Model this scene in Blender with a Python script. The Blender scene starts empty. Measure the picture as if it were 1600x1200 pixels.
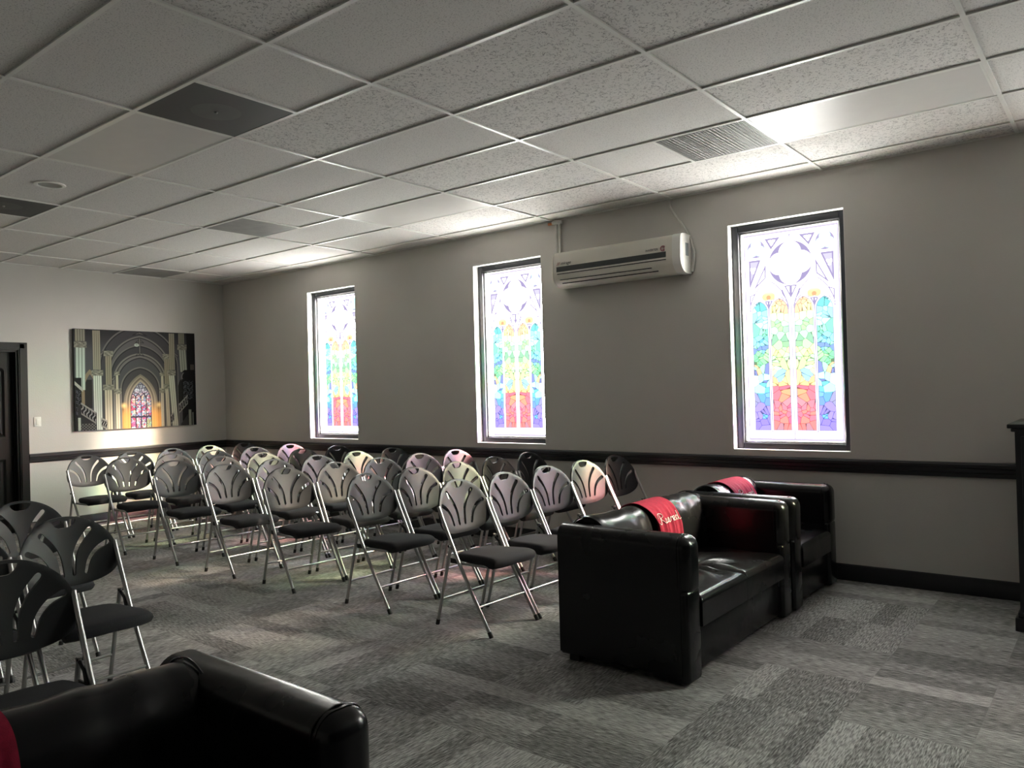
import bpy, bmesh, math, random
import numpy as np
from mathutils import Vector, Matrix, geometry
random.seed(7)
S = bpy.context.scene
COL = S.collection
H = 3.018            # ceiling height
XW = -9.22           # picture wall
XR, YN = 3.6, -9.2   # walls out of frame
PI = math.pi

# ------------------------------------------------------------------ materials
def new_mat(name):
    m = bpy.data.materials.new(name); m.use_nodes = True
    nt = m.node_tree; b = nt.nodes['Principled BSDF']
    return m, nt, b
def nd(nt, typ, **kw):
    n = nt.nodes.new(typ)
    for k, v in kw.items():
        if k == 'ins':
            for a, c in v.items(): n.inputs[a].default_value = c
        else: setattr(n, k, v)
    return n
def ln(nt, a, b): nt.links.new(a, b)
def coords(nt, scale=(1, 1, 1), kind='Object'):
    t = nd(nt, 'ShaderNodeTexCoord'); mp = nd(nt, 'ShaderNodeMapping')
    mp.inputs['Scale'].default_value = scale
    ln(nt, t.outputs[kind], mp.inputs['Vector']); return mp.outputs['Vector']
def ramp(nt, fac, stops):
    r = nd(nt, 'ShaderNodeValToRGB'); e = r.color_ramp.elements
    while len(e) < len(stops): e.new(.5)
    for i, (p, c) in enumerate(stops):
        e[i].position = p; e[i].color = (c if len(c) == 4 else (*c, 1))
    ln(nt, fac, r.inputs['Fac']); return r.outputs['Color']
def bump(nt, b, h, strength=.2, dist=.01):
    n = nd(nt, 'ShaderNodeBump', ins={'Strength': strength, 'Distance': dist})
    ln(nt, h, n.inputs['Height']); ln(nt, n.outputs['Normal'], b.inputs['Normal'])
def simple(name, col, rough=.5, metal=0., spec=.5, var=.12, scale=8., bmp=0., bscale=120.):
    m, nt, b = new_mat(name)
    v = coords(nt)
    n = nd(nt, 'ShaderNodeTexNoise', ins={'Scale': scale, 'Detail': 4.})
    ln(nt, v, n.inputs['Vector'])
    c0 = tuple(x * (1 - var) for x in col); c1 = tuple(min(1, x * (1 + var)) for x in col)
    ln(nt, ramp(nt, n.outputs['Fac'], [(.3, c0), (.7, c1)]), b.inputs['Base Color'])
    b.inputs['Roughness'].default_value = rough; b.inputs['Metallic'].default_value = metal
    b.inputs['Specular IOR Level'].default_value = spec
    if bmp:
        n2 = nd(nt, 'ShaderNodeTexNoise', ins={'Scale': bscale, 'Detail': 3.}); ln(nt, v, n2.inputs['Vector'])
        bump(nt, b, n2.outputs['Fac'], bmp, .004)
    return m
M = {}
M['wall'] = simple('wall paint', (.60, .58, .545), .75, spec=.25, var=.03, scale=1.5, bmp=.25, bscale=90.)
M['white'] = simple('white painted metal', (.78, .78, .74), .35, var=.03)
M['reveal'] = simple('white plaster reveal', (.82, .82, .80), .6, var=.03)
M['trim'] = simple('black painted trim', (.010, .010, .013), .38, var=.1)
M['frame'] = simple('black window frame', (.012, .013, .017), .4, var=.1)
M['door'] = simple('black painted door', (.008, .008, .008), .35, spec=.3, var=.1)
M['darkwall'] = simple('unseen wall darkened for reflections', (.06, .058, .055), .8, spec=.2, var=.05)  # dark tone invented for the unseen wall, keeps sofa reflections black
M['plastic'] = simple('black textured plastic', (.026, .027, .029), .42, spec=.32, var=.08, bmp=.12, bscale=500.)
M['tube'] = simple('silver grey tube', (.42, .42, .415), .30, metal=1., var=.06)
M['rubber'] = simple('black rubber', (.012, .012, .012), .6)
M['fabric'] = simple('black seat fabric', (.018, .018, .021), .85, spec=.3, var=.2, scale=200., bmp=.3, bscale=700.)
M['acwhite'] = simple('ivory plastic', (.70, .68, .60), .35, var=.02)
M['acdark'] = simple('smoked plastic strip', (.05, .055, .055), .25)
M['gap'] = simple('dark gap', (.01, .01, .01), .8)
M['sticker'] = simple('grey sticker', (.25, .29, .29), .5)
M['red'] = simple('red print', (.30, .02, .03), .5)
M['redpale'] = simple('faded red print', (.33, .08, .11), .5)
M['black_print'] = simple('black print', (.012, .012, .012), .5)
M['conduit'] = simple('white plastic conduit', (.58, .57, .53), .5)
M['copper'] = simple('copper pipe end', (.45, .16, .07), .4, metal=.6)
M['switch'] = simple('white switch plastic', (.75, .74, .70), .35)
M['towel'] = simple('crimson cloth', (.25, .009, .032), .8, spec=.2, var=.15, scale=60., bmp=.3, bscale=400.)
M['embroidery'] = simple('white embroidery thread', (.8, .76, .74), .7)
M['cabinet'] = simple('black lacquered wood', (.010, .011, .014), .3)
M['brass'] = simple('dark metal knob', (.12, .11, .10), .35, metal=1.)
M['diffuser_black'] = simple('dark perforated plate', (.045, .046, .044), .6, var=.05, scale=40.)
M['grey_ring'] = simple('dark grey duct behind plate', (.07, .072, .07), .6)
M['lightgrey'] = simple('grey baffle', (.25, .25, .24), .5)
M['canvas_edge'] = simple('dark canvas edge', (.02, .02, .02), .6)
M['pale'] = simple('acrylic light panel', (.66, .645, .62), .42, spec=.16, var=.02)

def leather():
    m, nt, b = new_mat('black leather')
    v = coords(nt)
    n = nd(nt, 'ShaderNodeTexNoise', ins={'Scale': 3.5, 'Detail': 5.}); ln(nt, v, n.inputs['Vector'])
    ln(nt, ramp(nt, n.outputs['Fac'], [(.3, (.004, .004, .005)), (.75, (.007, .007, .008))]), b.inputs['Base Color'])
    ln(nt, ramp(nt, n.outputs['Fac'], [(.3, (.20,) * 3), (.7, (.30,) * 3)]), b.inputs['Roughness'])
    b.inputs['Specular IOR Level'].default_value = .38
    n2 = nd(nt, 'ShaderNodeTexNoise', ins={'Scale': 9., 'Detail': 2.}); ln(nt, v, n2.inputs['Vector'])
    bump(nt, b, n2.outputs['Fac'], .12, .02)
    return m
M['leather'] = leather()

def carpet():
    m, nt, b = new_mat('grey patterned carpet tile')
    t = nd(nt, 'ShaderNodeTexCoord'); P = t.outputs['Object']
    def cell(sx, sy):
        mp = nd(nt, 'ShaderNodeMapping'); mp.inputs['Scale'].default_value = (sx, sy, 0); ln(nt, P, mp.inputs['Vector'])
        f = nd(nt, 'ShaderNodeVectorMath', operation='FLOOR'); ln(nt, mp.outputs[0], f.inputs[0])
        w = nd(nt, 'ShaderNodeTexWhiteNoise', noise_dimensions='3D'); ln(nt, f.outputs[0], w.inputs['Vector']); return w
    def streak(sx, sy, det=2.):
        mp = nd(nt, 'ShaderNodeMapping'); mp.inputs['Scale'].default_value = (sx, sy, 1); ln(nt, P, mp.inputs['Vector'])
        n = nd(nt, 'ShaderNodeTexNoise', ins={'Scale': 1., 'Detail': det, 'Roughness': .6}); ln(nt, mp.outputs[0], n.inputs['Vector']); return n.outputs['Fac']
    tile = cell(2., 2.)
    sel = nd(nt, 'ShaderNodeMath', operation='GREATER_THAN'); ln(nt, tile.outputs['Value'], sel.inputs[0]); sel.inputs[1].default_value = .5
    mixf = nd(nt, 'ShaderNodeMix', data_type='FLOAT'); ln(nt, sel.outputs[0], mixf.inputs[0])
    ln(nt, streak(20, 170, 1.), mixf.inputs[2]); ln(nt, streak(170, 20, 1.), mixf.inputs[3])
    # blocks of tone inside the tiles
    blk1, blk2 = cell(2., 8.), cell(8., 2.)
    mixb = nd(nt, 'ShaderNodeMix', data_type='FLOAT'); ln(nt, sel.outputs[0], mixb.inputs[0])
    ln(nt, blk1.outputs['Value'], mixb.inputs[2]); ln(nt, blk2.outputs['Value'], mixb.inputs[3])
    fine = nd(nt, 'ShaderNodeTexNoise', ins={'Scale': 260., 'Detail': 2.}); ln(nt, P, fine.inputs['Vector'])
    a = nd(nt, 'ShaderNodeMath', operation='MULTIPLY_ADD'); ln(nt, mixb.outputs[0], a.inputs[0]); a.inputs[1].default_value = .22; ln(nt, mixf.outputs[0], a.inputs[2])
    a2 = nd(nt, 'ShaderNodeMath', operation='MULTIPLY_ADD'); ln(nt, fine.outputs['Fac'], a2.inputs[0]); a2.inputs[1].default_value = .34; ln(nt, a.outputs[0], a2.inputs[2])
    a3 = nd(nt, 'ShaderNodeMath', operation='MULTIPLY'); ln(nt, a2.outputs[0], a3.inputs[0]); a3.inputs[1].default_value = .8
    c = ramp(nt, a3.outputs[0], [(.45, (.10, .098, .096)), (.62, (.25, .245, .238)), (.80, (.48, .47, .46))])
    ln(nt, c, b.inputs['Base Color']); b.inputs['Roughness'].default_value = .95; b.inputs['Specular IOR Level'].default_value = .15
    bump(nt, b, a2.outputs[0], .6, .004)
    return m
M['carpet'] = carpet()

def ceil_tile(name, fiss, base=(.74, .725, .70)):
    m, nt, b = new_mat(name)
    P = coords(nt)
    n = nd(nt, 'ShaderNodeTexNoise', ins={'Scale': 42. if fiss else 150., 'Detail': 3. if fiss else 2., 'Roughness': .55, 'Distortion': 1.2 if fiss else 0.}); ln(nt, P, n.inputs['Vector'])
    if fiss:
        s = nd(nt, 'ShaderNodeMath', operation='SUBTRACT'); ln(nt, n.outputs['Fac'], s.inputs[0]); s.inputs[1].default_value = .5
        ab = nd(nt, 'ShaderNodeMath', operation='ABSOLUTE'); ln(nt, s.outputs[0], ab.inputs[0])
        mk = nd(nt, 'ShaderNodeTexNoise', ins={'Scale': 58., 'Detail': 1.}); ln(nt, P, mk.inputs['Vector'])
        mr = nd(nt, 'ShaderNodeMapRange', ins={'From Min': .40, 'From Max': .52, 'To Min': .12, 'To Max': 0.}); ln(nt, mk.outputs['Fac'], mr.inputs[0])
        ad = nd(nt, 'ShaderNodeMath', operation='ADD'); ln(nt, ab.outputs[0], ad.inputs[0]); ln(nt, mr.outputs[0], ad.inputs[1])
        dark = tuple(x * .42 for x in base)
        c = ramp(nt, ad.outputs[0], [(.012, dark), (.045, base)]); hh = c
    else:
        c = ramp(nt, n.outputs['Fac'], [(.34, tuple(x * .62 for x in base)), (.44, base)]); hh = c
    ln(nt, c, b.inputs['Base Color']); b.inputs['Roughness'].default_value = .9; b.inputs['Specular IOR Level'].default_value = .2
    bump(nt, b, hh, .5 if fiss else .25, .003)
    return m
M['fiss'] = ceil_tile('fissured ceiling tile', True)
M['plain'] = ceil_tile('fine ceiling tile', False)

def ribbed():
    m, nt, b = new_mat('ribbed metal grille')
    P = coords(nt)
    w = nd(nt, 'ShaderNodeTexWave', ins={'Scale': 14., 'Distortion': 0.}); w.bands_direction = 'X'; ln(nt, P, w.inputs['Vector'])
    ln(nt, ramp(nt, w.outputs['Fac'], [(.2, (.10, .10, .095)), (.8, (.36, .355, .34))]), b.inputs['Base Color'])
    b.inputs['Roughness'].default_value = .45; bump(nt, b, w.outputs['Fac'], .6, .01)
    return m
M['ribbed'] = ribbed()

# ------------------------------------------------------------------ painted patterns (drawn by the script)
def s2l(c):
    c = np.asarray(c, float)
    return np.where(c <= .04045, c / 12.92, ((np.maximum(c, 0) + .055) / 1.055) ** 2.4)
def smooth(x, a, b):
    t = np.clip((x - a) / (b - a), 0, 1); return t * t * (3 - 2 * t)
def make_image(name, arr):
    h, w = arr.shape[:2]
    im = bpy.data.images.new(name, w, h, alpha=False, float_buffer=True)
    im.colorspace_settings.name = 'Linear Rec.709'
    px = np.ones((h, w, 4), np.float32); px[..., :3] = arr
    im.pixels.foreach_set(px.ravel()); im.update(); im.pack()
    return im
def voronoi(X, Z, pts, metric=1.0):
    d1 = np.full(X.shape, 9.); d2 = np.full(X.shape, 9.); idx = np.zeros(X.shape, int)
    for i, (a, b) in enumerate(pts):
        d = np.hypot(X - a, (Z - b) * metric)
        nw = d < d1
        d2 = np.where(nw, d1, np.minimum(d2, d)); idx = np.where(nw, i, idx); d1 = np.where(nw, d, d1)
    return idx, d2 - d1

PW, PH = .766, 1.67
def glass_pattern():
    W_, H_ = 460, 1000
    rng = np.random.RandomState(5)
    X, Z = np.meshgrid((np.arange(W_) + .5) / W_ * PW - PW / 2, (np.arange(H_) + .5) / H_ * PH)
    ax = np.abs(X)
    img = np.ones((H_, W_, 3))
    mauve = np.array([.60, .56, .70])
    def over(mask, col): 
        nonlocal img
        mask = np.clip(mask, 0, 1)[..., None]; img = img * (1 - mask) + np.asarray(col) * mask
    def band(d, w, f=.0012): return 1 - smooth(np.abs(d), w - f, w + f)
    def inside(d, f=.0012): return 1 - smooth(d, -f, f)
    # lancets
    z0, zs = .085, 1.03
    lanc = {'in': (.024, .168), 'out': (.192, .318)}
    def lancet(a, b, grow=0.):
        c, hw = (a + b) / 2, (b - a) / 2 + grow
        dx = np.abs(ax - c)
        R = hw * 1.5
        top = np.hypot(dx + (R - hw), Z - zs) - R
        return np.maximum(np.where(Z > zs, top, dx - hw), z0 - grow - Z)
    ramps = {
     'in': [(0, [(.72, .45, .52), (.78, .42, .50), (.95, .42, .40)]), (.07, [(.95, .40, .50), (.98, .48, .42), (.92, .32, .48), (.86, .44, .52)]), (.2, [(.95, .42, .45), (.98, .55, .40), (.85, .50, .55)]), (.27, [(.92, .40, .47), (.90, .36, .46), (.95, .50, .46), (.93, .62, .40)]),
            (.335, [(1, .95, .60), (1, .90, .58), (1, .80, .50)]), (.40, [(.72, .93, .98), (.92, 1, .98), (.60, .84, .95), (1, .96, .72)]), (.50, [(.93, 1, .70), (1, .97, .60), (.80, .97, .75), (.85, .98, .62)]),
            (.62, [(.94, .52, .50), (.75, .96, .70), (.55, .80, .55), (1, .93, .66)]), (.69, [(.50, .74, .58), (.75, .96, .80), (.85, .99, .85)]), (.76, [(.66, .93, .70), (.82, .98, .86), (.70, .93, .62)]), (.86, [(.60, .84, .56), (1, .96, .72), (.88, .98, .80)]), (.90, [(1, .95, .65), (1, .78, .58), (1, .93, .72)])],
     'out': [(0, [(.55, .48, .90), (.50, .42, .88), (.40, .58, .93)]), (.09, [(.50, .45, .90), (.58, .50, .93), (.36, .72, .93)]), (.19, [(.36, .56, .92), (.45, .48, .85), (.55, .55, .75)]), (.25, [(.40, .70, .95), (.55, .85, .98), (.32, .62, .90)]),
            (.31, [(.50, .86, .95), (.70, .96, .99), (.35, .75, .85), (.38, .45, .72)]), (.40, [(.82, .98, .99), (.72, .92, .98), (.90, 1, .98)]), (.46, [(.70, .96, .85), (.42, .48, .75), (.98, .80, .55)]), (.51, [(.55, .93, .62), (.45, .90, .60), (.70, .96, .66)]),
            (.61, [(.40, .55, .85), (.45, .75, .90), (.60, .95, .80)]), (.67, [(.35, .72, .82), (.55, .90, .95), (.42, .80, .72)]), (.75, [(.45, .90, .70), (.70, .97, .88), (.60, .95, .82)]), (.82, [(.55, .90, .92), (.80, .99, .97)]), (.87, [(.38, .72, .90), (.72, .95, .97), (.60, .90, .95)]), (.93, [(.60, .92, .95), (.35, .75, .75), (.80, .98, 1)])]}
    for key, (a, b) in lanc.items():
        n = 42
        zz = np.sort(rng.rand(n)) ; zz = np.concatenate([zz * .62, .52 + rng.rand(42) * .53])
        pts = [(a + (b - a) * rng.rand(), z0 + z * (1.12 - z0)) for z in zz]
        idx, e = voronoi(ax, Z, pts)
        cols = []
        for (_, pz) in pts:
            t = (pz - z0) / (1.10 - z0); st = [r for r in ramps[key] if r[0] <= max(t, 0)][-1][1]
            cols.append(st[rng.randint(len(st))])
        cm = np.array(cols)[idx]; cm = cm + (1 - cm) * .24  # lancet colours lifted toward white to imitate glow haze
        cm = cm * (1 - .42 * (1 - smooth(e, .0014, .0036)))[..., None]
        d = lancet(a, b)
        m = inside(d)[..., None]; img = img * (1 - m) + cm * m
        over(band(d, .0030) * .85, mauve); over(band(lancet(a, b, .0115), .0036) * .62, mauve)
    # upper tracery, mauve outlines on white
    over(band(ax, .0045) * (Z < 1.12) * .6, mauve)
    cz = 1.405
    dc = np.hypot(X, Z - cz)
    # quatrefoil corners inside the great circle
    lobes = np.minimum(np.minimum(np.hypot(X, Z - cz - .082), np.hypot(X, Z - cz + .082)), np.hypot(ax - .085, Z - cz)) - .088
    over(inside(dc - .172) * inside(-(lobes)) , mauve)
    over(inside(dc - .145) * 0, mauve)
    over(band(dc - .185, .0012) * .25, mauve)
    # coloured glints inside the circle
    for (gx, gz, gr, gc) in [(-.02, .11, .030, (.72, .97, .93)), (.01, .0, .04, (.98, .97, .80)), (.05, .02, .03, (.97, .95, .78)), (.01, -.09, .03, (.86, .97, .84))]:
        over(inside(np.abs(X - gx) + np.abs(Z - cz - gz) * .8 - gr) * .55, gc)
    # corner circles
    d2 = np.hypot(ax - .272, Z - 1.545)
    l2 = np.minimum.reduce([np.hypot(ax - .272 - .034 * math.sin(q), Z - 1.545 - .034 * math.cos(q)) for q in (0, 2.1, 4.19)]) - .042
    over(inside(d2 - .072) * inside(-l2) * .9, mauve); over(band(d2 - .080, .0015) * .45, mauve)
    over(inside(l2) * .22, (.55, .86, .95))
    # spandrel triangles
    def tri(p, q, r):
        def ed(a, b): 
            n = np.array([b[1] - a[1], a[0] - b[0]]); n = n / np.hypot(*n); return (ax - a[0]) * n[0] + (Z - a[1]) * n[1]
        s = np.sign((q[0] - p[0]) * (r[1] - p[1]) - (q[1] - p[1]) * (r[0] - p[0]))
        return np.maximum.reduce([ed(p, q) * s, ed(q, r) * s, ed(r, p) * s])
    def frame_tri(p, q, r, w=.013, tre=True):
        d = tri(p, q, r); over(inside(d) * inside(-(d + w)), mauve)
        if tre:
            c = ((p[0] + q[0] + r[0]) / 3, (p[1] + q[1] + r[1]) / 3)
            ll = np.minimum.reduce([np.hypot(ax - c[0] - .016 * math.sin(k), Z - c[1] - .016 * math.cos(k)) for k in (PI / 3, PI, 5 * PI / 3)]) - .013
            over(inside(d + .012) * inside(-ll) * .55, mauve)
    frame_tri((.075, 1.617), (.200, 1.617), (.150, 1.525))
    frame_tri((.335, 1.455), (.335, 1.22), (.235, 1.455))
    frame_tri((.195, 1.415), (.200, 1.30), (.300, 1.215), .010, False)
    frame_tri((.0, 1.228), (.052, 1.228), (.0, 1.125), .010, False)
    frame_tri((.075, 1.225), (.070, 1.165), (.022, 1.09), .008, False)
    frame_tri((.180, 1.118), (.150, 1.118), (.180, 1.05), .008, False); frame_tri((.180, 1.118), (.210, 1.118), (.180, 1.05), .008, False)
    frame_tri((.335, 1.17), (.285, 1.19), (.335, 1.08), .008, False)
    frame_tri((.0, 1.632), (.028, 1.612), (.0, 1.612), .004, False)
    # sub arches over each pair of lancets
    for R, cx in ((.30, .180),):
        hw = .158; dx = np.abs(ax - cx); arc = np.hypot(dx + (R - hw), Z - 1.02) - R
        over(band(arc, .004) * (Z > 1.04) * (Z < 1.27) * .8, mauve)
        arc2 = np.hypot(dx + (R - hw), Z - 1.02) - R + .022
        over(band(arc2, .003) * (Z > 1.10) * (Z < 1.23) * .5, mauve)
    # trefoil with orange glass
    tr = np.minimum.reduce([np.hypot(ax - .180 - .026 * math.sin(k), Z - 1.165 - .026 * math.cos(k)) for k in (0, 2.1, 4.19)]) - .030
    over(inside(tr) * smooth(1.19 - Z, -.02, .03) * .75, (1, .80, .50)); over(inside(np.hypot(ax - .180, Z - 1.145) - .018) * .6, (.97, .52, .40)); over(band(tr, .0015) * .5, mauve)
    # lilac sash step, its bloom brightness painted into the glowing film edge
    bd = np.minimum(PW / 2 - ax, np.minimum(Z, PH - Z))
    over(1 - smooth(bd, .017, .019), (.76, .72, .80)); over(band(bd - .018, .0012) * .5, (.5, .47, .58))
    over(band(Z - .060, .001) * (ax < .34) * .35, mauve); over(band(ax - .345, .001) * (Z > .06) * .3, mauve)
    return np.clip(img, 0, 1)
GP = glass_pattern()
GLASS_S = 38.
lin = s2l(GP)
def blur(a, r):
    for ax_ in (0, 1):
        p = np.pad(a, [(r + 1, r) if k == ax_ else (0, 0) for k in (0, 1)], mode='edge'); c = np.cumsum(p, axis=ax_)
        a = (np.take(c, range(2 * r + 1, c.shape[ax_]), axis=ax_) - np.take(c, range(0, c.shape[ax_] - 2 * r - 1), axis=ax_)) / (2 * r + 1)
    return a
dens = np.zeros(GP.shape[:2]); top_ = slice(int(1.02 / PH * GP.shape[0]), None); dens[top_] = (1 - GP.min(2))[top_]
dens = np.maximum(dens, ((GP.max(2) - GP.min(2) < .2) * (1 - GP.min(2))) * .9)
dens = blur(blur(dens, 5), 5)
loc = 1 - .93 * smooth(dens, .01, .09)
pale = smooth(GP.min(2), .55, .95)
emit = lin * (1 + (4 + (GLASS_S - 5) * pale[..., None]) * smooth(GP, .86, .995) ** 1.3 * loc[..., None]) * np.where(GP > .9, 1, 1)
emit = emit * np.where(emit > 1.3, np.array([1., .965, .91]), 1.)
IMG_E = make_image('glass glow', emit)
IMG_T = make_image('glass tint', np.clip(lin, .02, 1) ** 1.2 * (1 - .50 * pale[..., None]))

def glass_mat():
    m = bpy.data.materials.new('backlit stained glass film'); m.use_nodes = True
    nt = m.node_tree; nt.nodes.clear()
    out = nd(nt, 'ShaderNodeOutputMaterial'); uv = nd(nt, 'ShaderNodeTexCoord')
    ie = nd(nt, 'ShaderNodeTexImage', image=IMG_E); it = nd(nt, 'ShaderNodeTexImage', image=IMG_T)
    for i in (ie, it): i.extension = 'EXTEND'; ln(nt, uv.outputs['UV'], i.inputs['Vector'])
    em = nd(nt, 'ShaderNodeEmission', ins={'Strength': 1.0}); ln(nt, ie.outputs['Color'], em.inputs['Color'])
    tr = nd(nt, 'ShaderNodeBsdfTransparent'); ln(nt, it.outputs['Color'], tr.inputs['Color'])
    ad = nd(nt, 'ShaderNodeAddShader'); ln(nt, em.outputs[0], ad.inputs[0]); ln(nt, tr.outputs[0], ad.inputs[1])
    ln(nt, ad.outputs[0], out.inputs['Surface'])
    return m
M['glass'] = glass_mat()

def church_picture():
    W_, H_ = 600, 480
    rng = np.random.RandomState(3)
    X, Y = np.meshgrid((np.arange(W_) + .5) / W_, (np.arange(H_) + .5) / H_)
    A = 1.25  # width / height
    img = np.zeros((H_, W_, 3)) + np.array([.35, .35, .365])
    img *= (1.0 - .45 * smooth(Y, .75, 1.02))[..., None]
    def over(mask, col, k=1.):
        nonlocal img
        mk = np.clip(mask * k, 0, 1)[..., None]; img = img * (1 - mk) + np.asarray(col) * mk
    def rect(x0, x1, y0, y1, f=.003): return smooth(X, x0 - f, x0 + f) * (1 - smooth(X, x1 - f, x1 + f)) * smooth(Y, y0 - f, y0 + f) * (1 - smooth(Y, y1 - f, y1 + f))
    cx = .515
    def arch_d(hw, spring, apex, c=cx):
        """signed distance like function of a pointed arch: negative inside"""
        dx = np.abs(X - c) * A; h = apex - spring; w = hw * A
        R = (w * w + h * h) / (2 * w)
        up = np.hypot(dx + R - w, np.maximum(Y - spring, 0)) - R
        return np.where(Y > spring, up, dx - w)
    # receding vault bays
    for hw, sp, ap, col, wd in [(.33, .62, 1.05, (.29, .29, .305), .05), (.27, .55, .95, (.41, .405, .41), .03), (.25, .52, .86, (.28, .28, .295), .04), (.22, .48, .77, (.47, .46, .45), .028), (.20, .46, .74, (.34, .34, .355), .05), (.165, .40, .63, (.30, .295, .305), .04)]:
        d = arch_d(hw, sp, ap); over(1 - smooth(d, -.002, .004), col); over((1 - smooth(np.abs(d + .006), .004, .009)), (.55, .54, .52), .75)
        over((1 - smooth(np.abs(d + .020), .002, .006)), (.12, .12, .13), .7)
    # cross ribs of the vault
    for (x0, y0, x1, y1, bow) in [(cx, .90, .25, .62, .05), (cx, .90, .78, .62, .05), (cx, .77, .29, .50, .04), (cx, .77, .74, .50, .04), (cx, .98, .20, .75, .04), (cx, .98, .84, .75, .04), (cx, .92, cx, .78, 0)]:
        t = np.clip(((X - x0) * (x1 - x0) + (Y - y0) * (y1 - y0)) / ((x1 - x0) ** 2 + (y1 - y0) ** 2), 0, 1)
        px, py = x0 + (x1 - x0) * t, y0 + (y1 - y0) * t + bow * np.sin(PI * t)
        dd = np.hypot((X - px) * A, Y - py); over(1 - smooth(dd, .004, .008), (.50, .49, .47), .8); over((1 - smooth(np.abs(dd - .011), .001, .004)), (.13, .13, .14), .5)
    over(1 - smooth(np.hypot((X - .49) * A / 1.5, Y - .855), .014, .019), (.80, .84, .80))
    over(1 - smooth(np.hypot((X - .49) * A / 1.3, Y - .857), .006, .012), (.55, .58, .55), .6)
    # east window and its stone rings
    for hw, ap, col in [(.140, .555, (.52, .49, .44)), (.125, .535, (.62, .58, .52)), (.112, .52, (.44, .41, .37)), (.100, .50, (.66, .62, .55))]:
        d = arch_d(hw, .26, ap); over(1 - smooth(d, -.002, .003), col)
    wall = rect(.36, .44, 0, .28) + rect(.605, .69, 0, .28)
    over(wall * (1 - smooth(Y, .12, .30)), (.93, .66, .34), .8)
    for sx in (.375, .668): over(1 - smooth(np.hypot((X - sx) * A, Y - .235), .0, .045), (1, .86, .6), .9)
    d = arch_d(.088, .26, .475)
    pts = [(.42 + .2 * rng.rand(), .5 * rng.rand()) for _ in range(420)]
    idx, e = voronoi(X * A, Y, [(a * A, b) for a, b in pts])
    pal = np.array([(.86, .88, .95), (.92, .62, .72), (.80, .35, .50), (.62, .66, .88), (.94, .90, .90), (.70, .40, .62), (.95, .80, .72), (.55, .70, .80)])
    cm = pal[rng.randint(0, len(pal), len(pts))][idx]
    up = smooth(Y, .30, .40)[..., None]; cm = cm * (1 - up) + np.array([.84, .88, .96]) * up * .97 + cm * up * .03
    gr = rect(.56, .61, 0, .09)[..., None]; cm = cm * (1 - gr * .6) + np.array([.55, .80, .55]) * gr * .6
    cm = cm * (1 - .45 * (1 - smooth(e, .001, .004)))[..., None]
    m = (1 - smooth(d, -.002, .002))[..., None]; img = img * (1 - m) + cm * m
    ins = (1 - smooth(d, -.002, .002))
    dark = (.19, .17, .25)
    for k in (-1, 0, 1): over(ins * (1 - smooth(np.abs(X - cx - k * .044), .0022, .0042)) * (Y < .33), dark)
    over(ins * (1 - smooth(np.abs(Y - .115), .006, .012)), dark, .8); over(ins * (1 - smooth(np.abs(d + .004), .002, .006)), dark, .7)
    for k in (-1.5, -.5, .5, 1.5):
        a = arch_d(.02, .09 , .125, cx + k * .044); over(ins * (1 - smooth(np.abs(a), .002, .006)) * (Y < .14), dark, .8)
        a = arch_d(.02, .31, .35, cx + k * .044); over(ins * (1 - smooth(np.abs(a), .002, .006)) * (Y > .30) * (Y < .37), dark, .8)
    for k in (-.7, .7): over(ins * (1 - smooth(np.abs(np.hypot((X - cx - k * .044) * A, Y - .385) - .03), .002, .006)), dark, .7)
    over(ins * (1 - smooth(np.abs(np.hypot((X - cx) * A, Y - .43) - .022), .002, .006)), dark, .7)
    # columns: fluted shafts with carved capitals
    def column(x0, x1, y0, y1, col=(.80, .83, .76), n=4, cap=True, lean=0., caph=.05):
        xc = X - lean * (Y - y0)
        msk = smooth(xc, x0 - .002, x0 + .002) * (1 - smooth(xc, x1 - .002, x1 + .002)) * (Y >= y0) * (Y <= y1)
        u = (xc - x0) / (x1 - x0); fl = .62 + .38 * np.abs(np.sin(PI * n * u)) ** .8
        c = np.asarray(col)[None, None, :] * fl[..., None]
        mm = msk[..., None]; nonlocal_img(c, mm)
        if cap:
            g = .012; mk = rect(x0 - g + lean * (y1 - y0), x1 + g + lean * (y1 - y0), y1 - .005, y1 + caph)
            tex = .5 + .5 * np.sin(X * 420 + 3 * np.sin(Y * 260)) * np.sin(Y * 330 + 2 * np.sin(X * 300))
            cc = np.array([.80, .79, .72]) * (.35 + .65 * tex)[..., None]; nonlocal_img(cc, mk[..., None])
    def nonlocal_img(c, mm):
        nonlocal img
        img = img * (1 - mm) + c * mm
    warm = (.86, .83, .74)
    column(.31, .345, 0, .36, warm, 2); column(.315, .335, .40, .55, warm, 2, True, 0, .03)
    column(.685, .71, 0, .36, warm, 2); column(.69, .71, .40, .54, warm, 2, True, 0, .03)
    column(.225, .285, 0, .40, warm, 3); column(.235, .285, .45, .74, (.66, .63, .55), 3)
    column(.735, .765, 0, .40, warm, 2, True, -.03); column(.72, .765, .45, .72, (.66, .63, .55), 3)
    over(rect(.075, .13, .22, .50) * (arch_d(.05, .38, .55, .115) < 0), (.16, .155, .15)); over((np.abs(arch_d(.055, .40, .58, .115)) < .016) * (Y > .2), (.58, .52, .43))
    over(rect(.84, .88, .24, .50) * (arch_d(.03, .38, .50, .865) < 0), (.13, .125, .12))
    column(.140, .205, 0, .545, (.90, .93, .88), 4); column(.140, .200, .60, .99, (.70, .68, .60), 4, False, .0)
    column(.785, .835, 0, .545, (.86, .87, .80), 3, True, -.05); column(.765, .815, .60, .99, (.68, .66, .58), 3, False)
    column(.008, .080, .40, .82, (.84, .90, .85), 3, True, .01, .055); column(.010, .085, .88, .995, (.66, .65, .58), 4, False)
    column(.862, .925, .58, .82, (.74, .76, .69), 3, True, -.04, .055); column(.850, .905, .88, .995, (.62, .61, .54), 4, False)
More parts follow.
